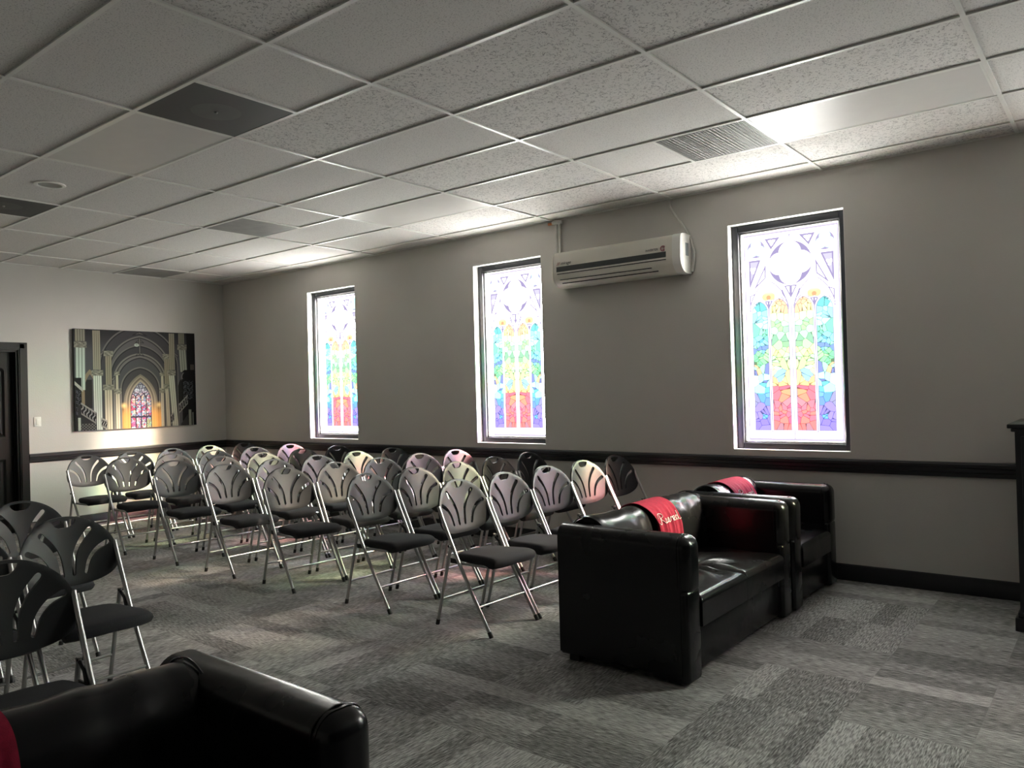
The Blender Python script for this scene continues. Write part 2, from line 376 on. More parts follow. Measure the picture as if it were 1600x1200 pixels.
    over(rect(.925, 1.0, .50, 1.0), (.10, .09, .09)); over(rect(.955, .992, .60, .66) * (np.sin(X * 500) > -.2), (.45, .42, .38))
    # pulpit on the right, gallery rails
    over((1 - smooth(np.hypot((X - .945) * A, (Y - .545) * 1.2), .085, .09)) * (Y < .60), (.05, .05, .05))
    over((1 - smooth(np.abs(np.hypot((X - .945) * A, (Y - .52) * 1.1) - .088), .004, .008)) * (Y > .50) * (Y < .57), (.50, .50, .50))
    over(rect(.875, 1.0, .0, .50) * (Y < .50 - (.98 - X) * .9 + .12), (.055, .055, .055))
    tex = (np.sin(X * 300 + 2 * np.sin(Y * 90)) * np.sin(Y * 210 + 2 * np.cos(X * 110)) > .25)
    over(rect(.885, .975, .28, .48) * tex, (.38, .40, .42)); 
    def rail(x0, y0, x1, y1, hh, n):
        t = (X - x0) / (x1 - x0); yb = y0 + (y1 - y0) * t; mk = (t > 0) * (t < 1)
        over(mk * (Y > yb) * (Y < yb + hh), (.12, .12, .125)); over(mk * (np.abs(Y - yb - hh) < .009), (.62, .62, .60)); over(mk * (np.abs(Y - yb) < .008), (.55, .55, .53))
        over(mk * (Y > yb + .01) * (Y < yb + hh - .012) * (np.sin(t * n * 2 * PI + 2.5 * np.sin((Y - yb) / hh * 2 * PI)) > .45), (.60, .60, .60))
    over(rect(.0, .05, 0, .52), (.06, .06, .065)); over(rect(.008, .045, .15, .40) * tex, (.35, .35, .40))
    over((np.abs(Y - .47 + (X) * 1.2) < .018) * (X < .06), (.72, .72, .70))
    over(rect(.02, .16, 0, .26) * (Y < .27 - X * .6), (.17, .17, .175)); rail(.045, .17, .155, .07, .10, 5)
    over(rect(.02, .155, 0, .07) * (np.sin(X * 260) * np.sin(Y * 230) > 0), (.42, .42, .41)); over(rect(.02, .04, 0, .13), (.75, .78, .72))
    rail(.195, .04, .24, .01, .075, 3); rail(.845, .14, .925, .24, .085, 4); rail(.77, .03, .80, .07, .08, 2)
    over(rect(.86, .925, .0, .13) * (Y < .02 + (X - .86) * 1.6), (.20, .20, .20)); over(rect(.93, .955, 0, .17), (.60, .62, .57)); over(rect(.962, .975, 0, .14), (.50, .52, .48))
    img *= (1 + .06 * (rng.rand(H_, W_) - .5))[..., None]
    return np.clip(img, 0, 1)
def picture_mat():
    m, nt, b = new_mat('printed church interior photograph')
    im = make_image('church interior print', s2l(church_picture()) ** 1.05 * .72)
    uv = nd(nt, 'ShaderNodeTexCoord'); t = nd(nt, 'ShaderNodeTexImage', image=im); ln(nt, uv.outputs['UV'], t.inputs['Vector'])
    ln(nt, t.outputs['Color'], b.inputs['Base Color']); b.inputs['Roughness'].default_value = .65; b.inputs['Specular IOR Level'].default_value = .2
    return m
M['picture'] = picture_mat()

# ------------------------------------------------------------------ mesh helpers
def finish(name, bm, mats, parent=None, smooth_angle=None):
    bmesh.ops.recalc_face_normals(bm, faces=bm.faces[:])
    me = bpy.data.meshes.new(name); bm.to_mesh(me); bm.free()
    if not isinstance(mats, (list, tuple)): mats = [mats]
    for m in mats: me.materials.append(m)
    if smooth_angle is not None:
        me.polygons.foreach_set('use_smooth', [True] * len(me.polygons))
        me.set_sharp_from_angle(angle=math.radians(smooth_angle))
    o = bpy.data.objects.new(name, me); COL.objects.link(o)
    if parent: o.parent = parent
    return o
def tag(o, label=None, cat=None, group=None, kind=None):
    for k, v in (('label', label), ('category', cat), ('group', group), ('kind', kind)):
        if v: o[k] = v
    return o
def thing(name, label, cat, loc=(0, 0, 0), rz=0, group=None, kind=None):
    o = bpy.data.objects.new(name, None); COL.objects.link(o); o.empty_display_size = .1
    o.location = loc; o.rotation_euler = (0, 0, rz)
    return tag(o, label, cat, group, kind)
def box(bm, x0, x1, y0, y1, z0, z1, bev=0., seg=2, mi=0):
    r = bmesh.ops.create_cube(bm, size=1.)
    vs = r['verts']
    for v in vs: v.co = Vector(((x0 + x1) / 2 + v.co.x * (x1 - x0), (y0 + y1) / 2 + v.co.y * (y1 - y0), (z0 + z1) / 2 + v.co.z * (z1 - z0)))
    fs = list({f for v in vs for f in v.link_faces})
    for f in fs: f.material_index = mi
    if bev:
        es = list({e for v in vs for e in v.link_edges})
        bmesh.ops.bevel(bm, geom=es, offset=bev, segments=seg, affect='EDGES', profile=.5)
    return vs
def boxo(name, dims, mat, parent=None, bev=0., seg=2):
    bm = bmesh.new(); box(bm, *dims, bev=bev, seg=seg); return finish(name, bm, mat, parent, 40 if bev else None)
def smooth_s(x, a, b):
    t = min(1, max(0, (x - a) / (b - a))); return t * t * (3 - 2 * t)
def frames(pts):
    pts = [Vector(p) for p in pts]; n = len(pts); T = []
    for i in range(n):
        a = pts[max(i - 1, 0)]; b = pts[min(i + 1, n - 1)]; T.append((b - a).normalized())
    up = Vector((0, 0, 1)) if abs(T[0].z) < .9 else Vector((0, 1, 0))
    N = (up - T[0] * up.dot(T[0])).normalized(); out = []
    for i in range(n):
        N = (N - T[i] * N.dot(T[i])).normalized(); out.append((pts[i], N, T[i].cross(N)))
    return out
def tube(bm, pts, r, seg=10, cap=True, flat=1.):
    rings = []
    fr = frames(pts)
    for i, (p, n, b) in enumerate(fr):
        rr = r[i] if isinstance(r, (list, tuple)) else r
        rings.append([bm.verts.new(p + n * (math.cos(2 * PI * k / seg) * rr * flat) + b * (math.sin(2 * PI * k / seg) * rr)) for k in range(seg)])
    for a, b in zip(rings, rings[1:]):
        for k in range(seg): bm.faces.new((a[k], a[(k + 1) % seg], b[(k + 1) % seg], b[k]))
    if cap: bm.faces.new(rings[0][::-1]); bm.faces.new(rings[-1])
def smooth_path(ctrl, n=8):
    P = [Vector(p) for p in ctrl]; P = [P[0] * 2 - P[1]] + P + [P[-1] * 2 - P[-2]]; out = []
    for i in range(1, len(P) - 2):
        for k in range(n):
            t = k / n; a, b, c, d = P[i - 1], P[i], P[i + 1], P[i + 2]
            out.append(.5 * ((2 * b) + (c - a) * t + (2 * a - 5 * b + 4 * c - d) * t * t + (3 * b - a - 3 * c + d) * t ** 3))
    out.append(P[-2]); return out
def extrude_profile(bm, prof, axis, a0, a1, mi=0):
    """closed 2d profile swept along an axis ('x': prof=(y,z), 'y': prof=(x,z))"""
    def mk(a, p): return (a, p[0], p[1]) if axis == 'x' else (p[0], a, p[1])
    A = [bm.verts.new(mk(a0, p)) for p in prof]; B = [bm.verts.new(mk(a1, p)) for p in prof]
    n = len(prof)
    for k in range(n): bm.faces.new((A[k], A[(k + 1) % n], B[(k + 1) % n], B[k])).material_index = mi
    bm.faces.new(A[::-1]).material_index = mi; bm.faces.new(B).material_index = mi
def text_mesh(name, body, size, mat, parent, mtx, shear=0., ext=.0006):
    cu = bpy.data.curves.new(name, 'FONT'); cu.body = body; cu.size = size; cu.shear = shear; cu.extrude = ext; cu.align_x = 'LEFT'
    tmp = bpy.data.objects.new('tmp', cu); COL.objects.link(tmp)
    dg = bpy.context.evaluated_depsgraph_get(); me = bpy.data.meshes.new_from_object(tmp.evaluated_get(dg))
    bpy.data.objects.remove(tmp); bpy.data.curves.remove(cu)
    me.name = name; me.materials.clear(); me.materials.append(mat)
    o = bpy.data.objects.new(name, me); COL.objects.link(o)
    if parent: o.parent = parent
    o.matrix_local = mtx; return o

# ------------------------------------------------------------------ room shell
tag(boxo('floor', (XW - .3, XR + .2, YN - .2, .3, -.12, 0), M['carpet']), 'grey patterned carpet tile floor', 'floor', kind='structure')
WIN = [(-7.37, -6.483), (-4.667, -3.812), (-1.967, -1.078), (.72, 1.61)]
ZB, ZT = .932, 2.722
WT = .26
bm = bmesh.new()
xs = [XW - .25] + [v for w in WIN for v in w] + [XR + .2]
for i in range(len(xs) - 1):
    if i % 2 == 0: box(bm, xs[i], xs[i + 1], 0, WT, 0, H + .15)
    else: box(bm, xs[i], xs[i + 1], 0, WT, 0, ZB); box(bm, xs[i], xs[i + 1], 0, WT, ZT, H + .15)
tag(finish('wall_right', bm, M['wall']), 'grey wall with the stained glass windows and the air conditioner', 'wall', kind='structure')
DY0, DY1, DZ = -3.42, -2.545, 2.055   # door opening
bm = bmesh.new()
box(bm, XW - .22, XW, DY1, 0, 0, H + .15); box(bm, XW - .22, XW, YN - .2, DY0, 0, H + .15); box(bm, XW - .22, XW, DY0, DY1, DZ, H + .15)
tag(finish('wall_left', bm, M['wall']), 'pale wall with the framed church picture and black door', 'wall', kind='structure')
tag(boxo('wall_front', (XR, XR + .2, YN - .2, 0, 0, H + .15), M['darkwall']), 'unseen wall beyond the cabinet at the right, darkened to dim reflections', 'wall', kind='structure')
tag(boxo('wall_near', (XW - .2, XR + .2, YN - .2, YN, 0, H + .15), M['wall']), 'grey wall behind the viewer', 'wall', kind='structure')

# mouldings
RAIL = [(0, .786), (.014, .786), (.018, .80), (.018, .815), (.028, .822), (.030, .845), (.036, .852), (.036, .872), (.030, .884), (0, .886)]
BASE = [(0, 0), (.016, 0), (.018, .075), (.014, .085), (.014, .095), (.010, .112), (0, .118)]
def moulding(name, prof, runs, label, cat):
    bm = bmesh.new()
    for axis, a0, a1 in runs:
        if axis == 'x': extrude_profile(bm, [(-p[0], p[1]) for p in prof], 'x', a0, a1)
        else: extrude_profile(bm, [(XW + p[0], p[1]) for p in prof], 'y', a0, a1)
    return tag(finish(name, bm, M['trim'], None, 25), label, cat, kind='structure')
moulding('trim_1', RAIL, [('x', XW, XR)], 'black chair rail running under the stained glass windows', 'chair rail')
moulding('trim_2', RAIL, [('y', DY1 + .09, 0)], 'black chair rail below the church picture', 'chair rail')
moulding('baseboard_right', BASE, [('x', XW, XR)], 'black baseboard along the window wall', 'baseboard')
moulding('baseboard_left', BASE, [('y', DY1 + .09, 0)], 'black baseboard along the picture wall', 'baseboard')

# door
d = thing('door_1', 'black panelled door at the left edge beside the light switch', 'door', (XW, 0, 0), kind='structure')
bm = bmesh.new()
def casing(bm, y0, y1, z1):
    for a, b in ((y0 - .09, y0), (y1, y1 + .09)):
        box(bm, 0, .022, a, b, 0, z1 + .085); box(bm, .022, .030, a + .012, b - .03, 0, z1 + .07)
    box(bm, 0, .022, y0, y1, z1, z1 + .085); box(bm, .022, .030, y0 - .078, y1 + .078, z1 + .02, z1 + .073)
casing(bm, DY0, DY1, DZ); finish('door_casing', bm, M['door'], d)
bm = bmesh.new(); box(bm, -.22, -.002, DY1 - .02, DY1, 0, DZ); box(bm, -.22, -.002, DY0, DY0 + .02, 0, DZ); box(bm, -.22, -.002, DY0, DY1, DZ - .02, DZ)
box(bm, -.085, -.07, DY1 - .035, DY1 - .02, 0, DZ - .02); finish('door_jamb', bm, M['door'], d)
bm = bmesh.new()
ly0, ly1 = DY0 + .02, DY1 - .024
box(bm, -.135, -.10, ly0, ly1, .01, DZ - .022)
leaf = finish('door_leaf', bm, M['door'], d)
def panel(y0, y1, z0, z1, arch):
    bm = bmesh.new()
    for k, (g, h0, h1) in enumerate(((0, 0, .012), (.022, 0, .006), (.05, 0, .014))):
        pr = [(y0 + g, z0 + g), (y1 - g, z0 + g)]
        if arch:
            n = 12; yc = (y0 + y1) / 2; hw = (y1 - y0) / 2 - g
            pr += [(yc + hw * math.cos(PI * i / n), z1 - g - .07 + .07 * math.sin(PI * i / n)) for i in range(n + 1)]
        else: pr += [(y1 - g, z1 - g), (y0 + g, z1 - g)]
        A = [bm.verts.new((-.10 + (h1 if k != 1 else .001), p[0], p[1])) for p in pr]
        if k == 0: prev = A; continue
        for i in range(len(A)): bm.faces.new((prev[i], prev[(i + 1) % len(A)], A[(i + 1) % len(A)], A[i]))
        prev = A
    bm.faces.new(prev); finish('door_panel', bm, M['door'], leaf)
lw = ly1 - ly0
panel(ly0 + .10, ly1 - .085, 1.09, 1.90, True); panel(ly0 + .10, ly1 - .085, .18, .84, False)
bm = bmesh.new(); bmesh.ops.create_uvsphere(bm, u_segments=16, v_segments=10, radius=.028, matrix=Matrix.Translation((-.045, ly0 + .07, .96)))
tube(bm, [(-.10, ly0 + .07, .96), (-.05, ly0 + .07, .96)], .012); finish('door_knob', bm, M['brass'], leaf, 60)
bm = bmesh.new(); box(bm, -.10, -.095, DY1 - .036, DY1 - .021, .88, .97); finish('hinge', bm, M['brass'], d)

# windows
def window(n, x0, x1, where):
    w = thing('window_%d' % n, where, 'window', ((x0 + x1) / 2, 0, 0), kind='structure')
    hw = (x1 - x0) / 2; f = .052
    bm = bmesh.new()
    t = .004
    box(bm, -hw, -hw + t, .001, WT, ZB, ZT); box(bm, hw - t, hw, .001, WT, ZB, ZT); box(bm, -hw, hw, .001, WT, ZT - t, ZT); box(bm, -hw, hw, .001, WT, ZB, ZB + t)
    finish('window_reveal', bm, M['reveal'], w)
    bm = bmesh.new()
    a, zb, zt = hw - t, ZB + t, ZT - t
    for (xa, xb, za, zz) in ((-a, -a + f, zb, zt), (a - f, a, zb, zt), (-a + f, a - f, zb, zb + f * .9), (-a + f, a - f, zt - f * 1.1, zt)):
        box(bm, xa, xb, .075, .15, za, zz, bev=.004, seg=1)
    finish('window_frame', bm, M['frame'], w)
    bm = bmesh.new(); g = .014
    ia, ib, iz0, iz1 = -a + f, a - f, zb + f * .9, zt - f * 1.1
    for (xa, xb, za, zz) in ((ia, ia + g, iz0, iz1), (ib - g, ib, iz0, iz1), (ia + g, ib - g, iz0, iz0 + g), (ia + g, ib - g, iz1 - g, iz1)):
        box(bm, xa, xb, .105, .16, za, zz, bev=.002, seg=1)
    finish('window_sash', bm, M['reveal'], w)
    bm = bmesh.new()
    vs = [bm.verts.new(p) for p in ((ia + g, .135, iz0 + g), (ib - g, .135, iz0 + g), (ib - g, .135, iz1 - g), (ia + g, .135, iz1 - g))]
    fc = bm.faces.new(vs); uv = bm.loops.layers.uv.new('UVMap')
    for l, c in zip(fc.loops, ((0, 0), (1, 0), (1, 1), (0, 1))): l[uv].uv = c
    finish('stained_glass_pane', bm, M['glass'], w)
window(1, *WIN[0], 'stained glass window farthest from the viewer, nearest the room corner')
window(2, *WIN[1], 'stained glass window just left of the wall air conditioner')
window(3, *WIN[2], 'largest-looking stained glass window, right of the air conditioner above the sofas')
window(4, *WIN[3], 'stained glass window beyond the right edge above the black cabinet')

# ------------------------------------------------------------------ ceiling
Y0 = -.262   # first grid line parallel to the window wall
CX, CY = 1.2192, .6096
fissured = {(1, 0), (1, 2), (1, 4), (1, 5), (2, 0), (2, 3), (2, 4), (3, 0), (3, 1), (3, 2), (3, 4), (4, 0), (1, -1), (2, 6), (0, 4)}
lights = {(1, 1), (4, 1), (4, 5)}
half_left = {(3, 5): 'diff', (5, 2): 'vent2', (7, 99): ''}      # dark plate on the half nearer the picture wall
half_right = {(2, 1): 'vent', (6, 5): 'diff2', (8, 1): 'vent3'}  # ... nearer the viewer
bm = bmesh.new(); bars = bmesh.new()
zt = H + .007
def quad(x0, x1, y0, y1, mi):
    x0 = max(x0, XW); x1 = min(x1, XR); y1 = min(y1, 0); y0 = max(y0, YN)
    if x1 - x0 < .01 or y1 - y0 < .01: return
    f = bm.faces.new([bm.verts.new(p) for p in ((x0, y0, zt), (x1, y0, zt), (x1, y1, zt), (x0, y1, zt))]); f.material_index = mi
rn = random.Random(4)
for i in range(-3, 9):
    for j in range(-1, 16):
        x0, x1, y1, y0 = -CX * i, -CX * (i - 1), Y0 - CY * j, Y0 - CY * (j + 1)
        mi = 0 if (i, j) in fissured or (j > 7 and rn.random() < .4) else 1
        quad(x0, x1, y0, y1, mi)
box(bm, XW - .2, XR + .2, YN - .2, .2, H + .06, H + .2, mi=1)
ceil = tag(finish('ceiling', bm, [M['fiss'], M['plain']]), 'suspended ceiling of white tiles in a metal grid', 'ceiling', kind='structure')
bw = .011
for i in range(-3, 9):
    x = -CX * i
    if XW < x < XR: box(bars, x - bw, x + bw, YN, 0, H - .003, H + .006)
for j in range(0, 16):
    y = Y0 - CY * j
    if y > YN: box(bars, XW, XR, y - bw, y + bw, H - .0025, H + .006)
for (i, j) in list(half_left) + list(half_right):
    if j < 20: box(bars, -CX * i + CX / 2 - bw, -CX * i + CX / 2 + bw, Y0 - CY * (j + 1), Y0 - CY * j, H - .0028, H + .006)
# wall angle
box(bars, XW, XR, -.02, 0, H - .002, H + .006); box(bars, XW, XW + .02, YN, 0, H - .002, H + .006)
finish('ceiling_grid', bars, M['white'], ceil)
def cell_box(i, j, half=None):
    x0, x1, y1, y0 = -CX * i + .012, -CX * (i - 1) - .012, Y0 - CY * j - .012, Y0 - CY * (j + 1) + .012
    if half == 'l': x1 = x0 + CX / 2 - .024
    if half == 'r': x0 = x1 - CX / 2 + .024
    return max(x0, XW + .02), x1, y0, y1
LL = {(1, 1): 'unlit white ceiling light panel between the ribbed vent and right edge, above the largest window', (4, 1): 'unlit white ceiling light panel in front of the middle window', (4, 5): 'unlit white ceiling light panel beside the near dark ceiling diffuser'}
for k in lights:
    x0, x1, y0, y1 = cell_box(*k)
    t = thing('ceiling_light', LL[k], 'ceiling light', ((x0 + x1) / 2, (y0 + y1) / 2, H), group='light panels in the ceiling')
    a, b = (x1 - x0) / 2, (y1 - y0) / 2
    boxo('diffuser', (-a + .01, a - .01, -b + .01, b - .01, .000, .0055), M['pale'], t)
    bm = bmesh.new(); box(bm, -a, a, -b, -b + .012, -.001, .006); box(bm, -a, a, b - .012, b, -.001, .006); box(bm, -a, -a + .012, -b, b, -.001, .006); box(bm, a - .012, a, -b, b, -.001, .006)
    finish('frame', bm, M['white'], t)
def vent(k, half, name, label, cat, mats):
    x0, x1, y0, y1 = cell_box(*k, half)
    t = thing(name, label, cat, ((x0 + x1) / 2, (y0 + y1) / 2, H), group='vents in the ceiling')
    a, b = (x1 - x0) / 2, (y1 - y0) / 2
    boxo('plate', (-a, a, -b, b, -.001, .006), M[mats], t)
    if mats == 'diffuser_black':
        bm = bmesh.new(); bmesh.ops.create_circle(bm, cap_ends=True, segments=40, radius=.13, matrix=Matrix.Translation((0, 0, -.0016)))
        finish('duct_opening', bm, M['grey_ring'], t)
        bm = bmesh.new(); bmesh.ops.create_uvsphere(bm, u_segments=12, v_segments=6, radius=.011, matrix=Matrix.Translation((0, 0, -.001)))
        finish('screw', bm, M['lightgrey'], t, 60)
    else:
        bm = bmesh.new(); n = 48
        if name == 'air_vent':
            for q in range(n):
                x = -a + (q + .5) / n * 2 * a; box(bm, x - .0022, x + .0022, -b, b, -.004, -.001)
            finish('fins', bm, M['lightgrey'], t)
        else: bm.free()
vent((3, 5), 'l', 'ceiling_diffuser', 'large dark square ceiling plate with round duct behind, upper left', 'air diffuser', 'diffuser_black')
vent((6, 5), 'r', 'ceiling_diffuser', 'dark square ceiling plate at the left edge beyond the round downlight', 'air diffuser', 'diffuser_black')
vent((2, 1), 'r', 'air_vent', 'ribbed grey ceiling vent above the air conditioner', 'air vent', 'ribbed')
vent((5, 2), 'l', 'return_grille', 'plain grey ceiling grille above the farthest window area', 'air vent', 'lightgrey')
vent((8, 1), 'r', 'return_grille', 'dim grey ceiling grille nearest the picture wall', 'air vent', 'lightgrey')
t = thing('downlight', 'small round recessed downlight in a tile near the left edge', 'downlight', (-5.53, -3.615, H + .007), group=None)
bm = bmesh.new()
pr = [(.075, 0), (.100, 0), (.103, -.004), (.100, -.008), (.080, -.009), (.074, -.004)]
for k in range(32):
    pass
rings = [[bm.verts.new((r * math.cos(2 * PI * k / 32), r * math.sin(2 * PI * k / 32), z)) for k in range(32)] for r, z in pr]
for a, b in zip(rings, rings[1:]):
    for k in range(32): bm.faces.new((a[k], a[(k + 1) % 32], b[(k + 1) % 32], b[k]))
finish('trim_ring', bm, M['white'], t, 40)
bm = bmesh.new(); bmesh.ops.create_circle(bm, cap_ends=True, segments=32, radius=.078, matrix=Matrix.Translation((0, 0, -.004))); finish('lens', bm, M['lightgrey'], t)

# ------------------------------------------------------------------ picture, switch
pic = thing('wall_picture', 'unframed print of a gothic church interior hung on the left wall', 'picture', (XW, -1.21, 1.718))
pa, pb = .757, .604
bm = bmesh.new(); box(bm, .004, .037, -pa, pa, -pb, pb); finish('canvas_frame', bm, M['canvas_edge'], pic)
bm = bmesh.new(); uv = bm.loops.layers.uv.new('UVMap')
vs = [bm.verts.new(p) for p in ((.0385, -pa, -pb), (.0385, pa, -pb), (.0385, pa, pb), (.0385, -pa, pb))]
fc = bm.faces.new(vs)
for l, c in zip(fc.loops, ((0, 0), (1, 0), (1, 1), (0, 1))): l[uv].uv = c
me = bpy.data.meshes.new('print'); bm.to_mesh(me); bm.free(); me.materials.append(M['picture'])
o = bpy.data.objects.new('print', me); COL.objects.link(o); o.parent = pic
sw = thing('light_switch', 'white light switch on the left wall between door and picture', 'switch', (XW, -2.36, 1.244))
boxo('wall_plate', (.001, .008, -.038, .038, -.055, .055), M['switch'], sw, bev=.003)
boxo('rocker', (.008, .012, -.017, .017, -.033, .033), M['switch'], sw, bev=.002)

# ------------------------------------------------------------------ folding chairs
def back_outline():
    zc, pts = .670, []
    n = 72
    for k in range(n):
        a = 2 * PI * k / n; c, s = math.cos(a), math.sin(a)
        if s >= 0: e, hh = 2.1, .216
        else: e, hh = 2.75, .120
        y = .228 * math.copysign(abs(c) ** (2 / e), c); z = zc + hh * math.copysign(abs(s) ** (2 / e), s)
        if s < 0: y *= 1 - .08 * (abs(s) ** 2)
        pts.append((y, z))
    return pts
def slot(ctrl, w0, w1):
    P = smooth_path([(a, b, 0) for a, b in ctrl], 5); n = len(P); L, R = [], []
    for i, p in enumerate(P):
        t = (P[min(i + 1, n - 1)] - P[max(i - 1, 0)]).normalized(); nn = Vector((-t.y, t.x, 0)); w = w0 + (w1 - w0) * i / (n - 1)
        L.append(p + nn * w); R.append(p - nn * w)
    def capp(p, t, w): 
        nn = Vector((-t.y, t.x, 0)); return [p + (nn * math.cos(q) + t * math.sin(q)) * w for q in (PI * .25, PI * .5, PI * .75)]
    t0 = (P[0] - P[1]).normalized(); t1 = (P[-1] - P[-2]).normalized()
    out = L + capp(P[-1], t1, w1) + R[::-1] + capp(P[0], t0, w0)
    return [(p.x, p.y) for p in out]
def make_back_mesh():
    loops = [back_outline()]
    for s in (-1, 1):
        loops.append(slot([(s * .113, .812), (s * .066, .755), (s * .036, .690), (s * .026, .605)], .0135, .0088))
        loops.append(slot([(s * .184, .740), (s * .138, .712), (s * .101, .666), (s * .082, .607)], .0135, .0088))
    hn = 10
    hl = [(-.055 + .110 * k / hn, .8745 - .006 * abs(2 * k / hn - 1) ** 2) for k in range(hn + 1)]
    hl += [(.054, .860), (.046, .847), (.035, .837), (.018, .832), (-.018, .832), (-.035, .837), (-.046, .847), (-.054, .860)]
    loops.append(hl)
    V, E = [], []
    for lp in loops:
        b = len(V); V += [Vector(p) for p in lp]; E += [(b + k, b + (k + 1) % len(lp)) for k in range(len(lp))]
    def inpoly(p, lp):
        r = False
        for k in range(len(lp)):
            (x1, y1), (x2, y2) = lp[k], lp[(k + 1) % len(lp)]
            if (y1 > p[1]) != (y2 > p[1]) and p[0] < (x2 - x1) * (p[1] - y1) / (y2 - y1) + x1: r = not r
        return r
    for iy in range(-11, 12):
        for iz in range(17):
            p = (iy * .02 + (.01 if iz % 2 else 0), .56 + iz * .02)
            if inpoly(p, loops[0]) and not any(inpoly(p, l) for l in loops[1:]) and all(min((Vector(p) - Vector(q)).length for q in l) > .007 for l in loops): V.append(Vector(p))
    vv, ee, ff, *_ = geometry.delaunay_2d_cdt(V, E, [], 0, 1e-5)
    faces = []
    for f in ff:
        c = sum((vv[i] for i in f), Vector((0, 0))) / len(f)
        if inpoly(c, loops[0]) and not any(inpoly(c, l) for l in loops[1:]): faces.append(f)
    def depth(y, z): return -.176 - (z - .556) * .185 + .047 * (y / .225) ** 2
    # rim: rounded turn back at the outer edge
    edge_d = lambda p: min((Vector(p) - Vector(q)).length for q in loops[0])
    bm = bmesh.new(); th = .015; fv, bv = {}, {}
    for i, p in enumerate(vv):
        x = depth(p.x, p.y); r = max(0, .014 - edge_d(p)) / .014
        fv[i] = bm.verts.new((x - .004 * r * r, p.x, p.y)); bv[i] = bm.verts.new((x - th - .004 * r, p.x, p.y))
    cnt = {}
    for f in faces:
        bm.faces.new([fv[i] for i in f]); bm.faces.new([bv[i] for i in reversed(f)])
        for k in range(len(f)):
            e = (f[k], f[(k + 1) % len(f)]); cnt.setdefault(tuple(sorted(e)), []).append(e)
    for key, es in cnt.items():
        if len(es) == 1:
            a, b = es[0]; bm.faces.new((fv[b], fv[a], bv[a], bv[b]))
    for v in [v for v in bm.verts if not v.link_faces]: bm.verts.remove(v)
    return bm
TUBE_Y, LEG_Y = .219, .203
FRONT = [(.228, .012), (.055, .292), (-.02, .421), (-.075, .530), (-.137, .650), (-.178, .74)]
def front_pt(z):
    for (a, b), (c, d) in zip(FRONT, FRONT[1:]):
        if b <= z <= d: return a + (c - a) * (z - b) / (d - b)
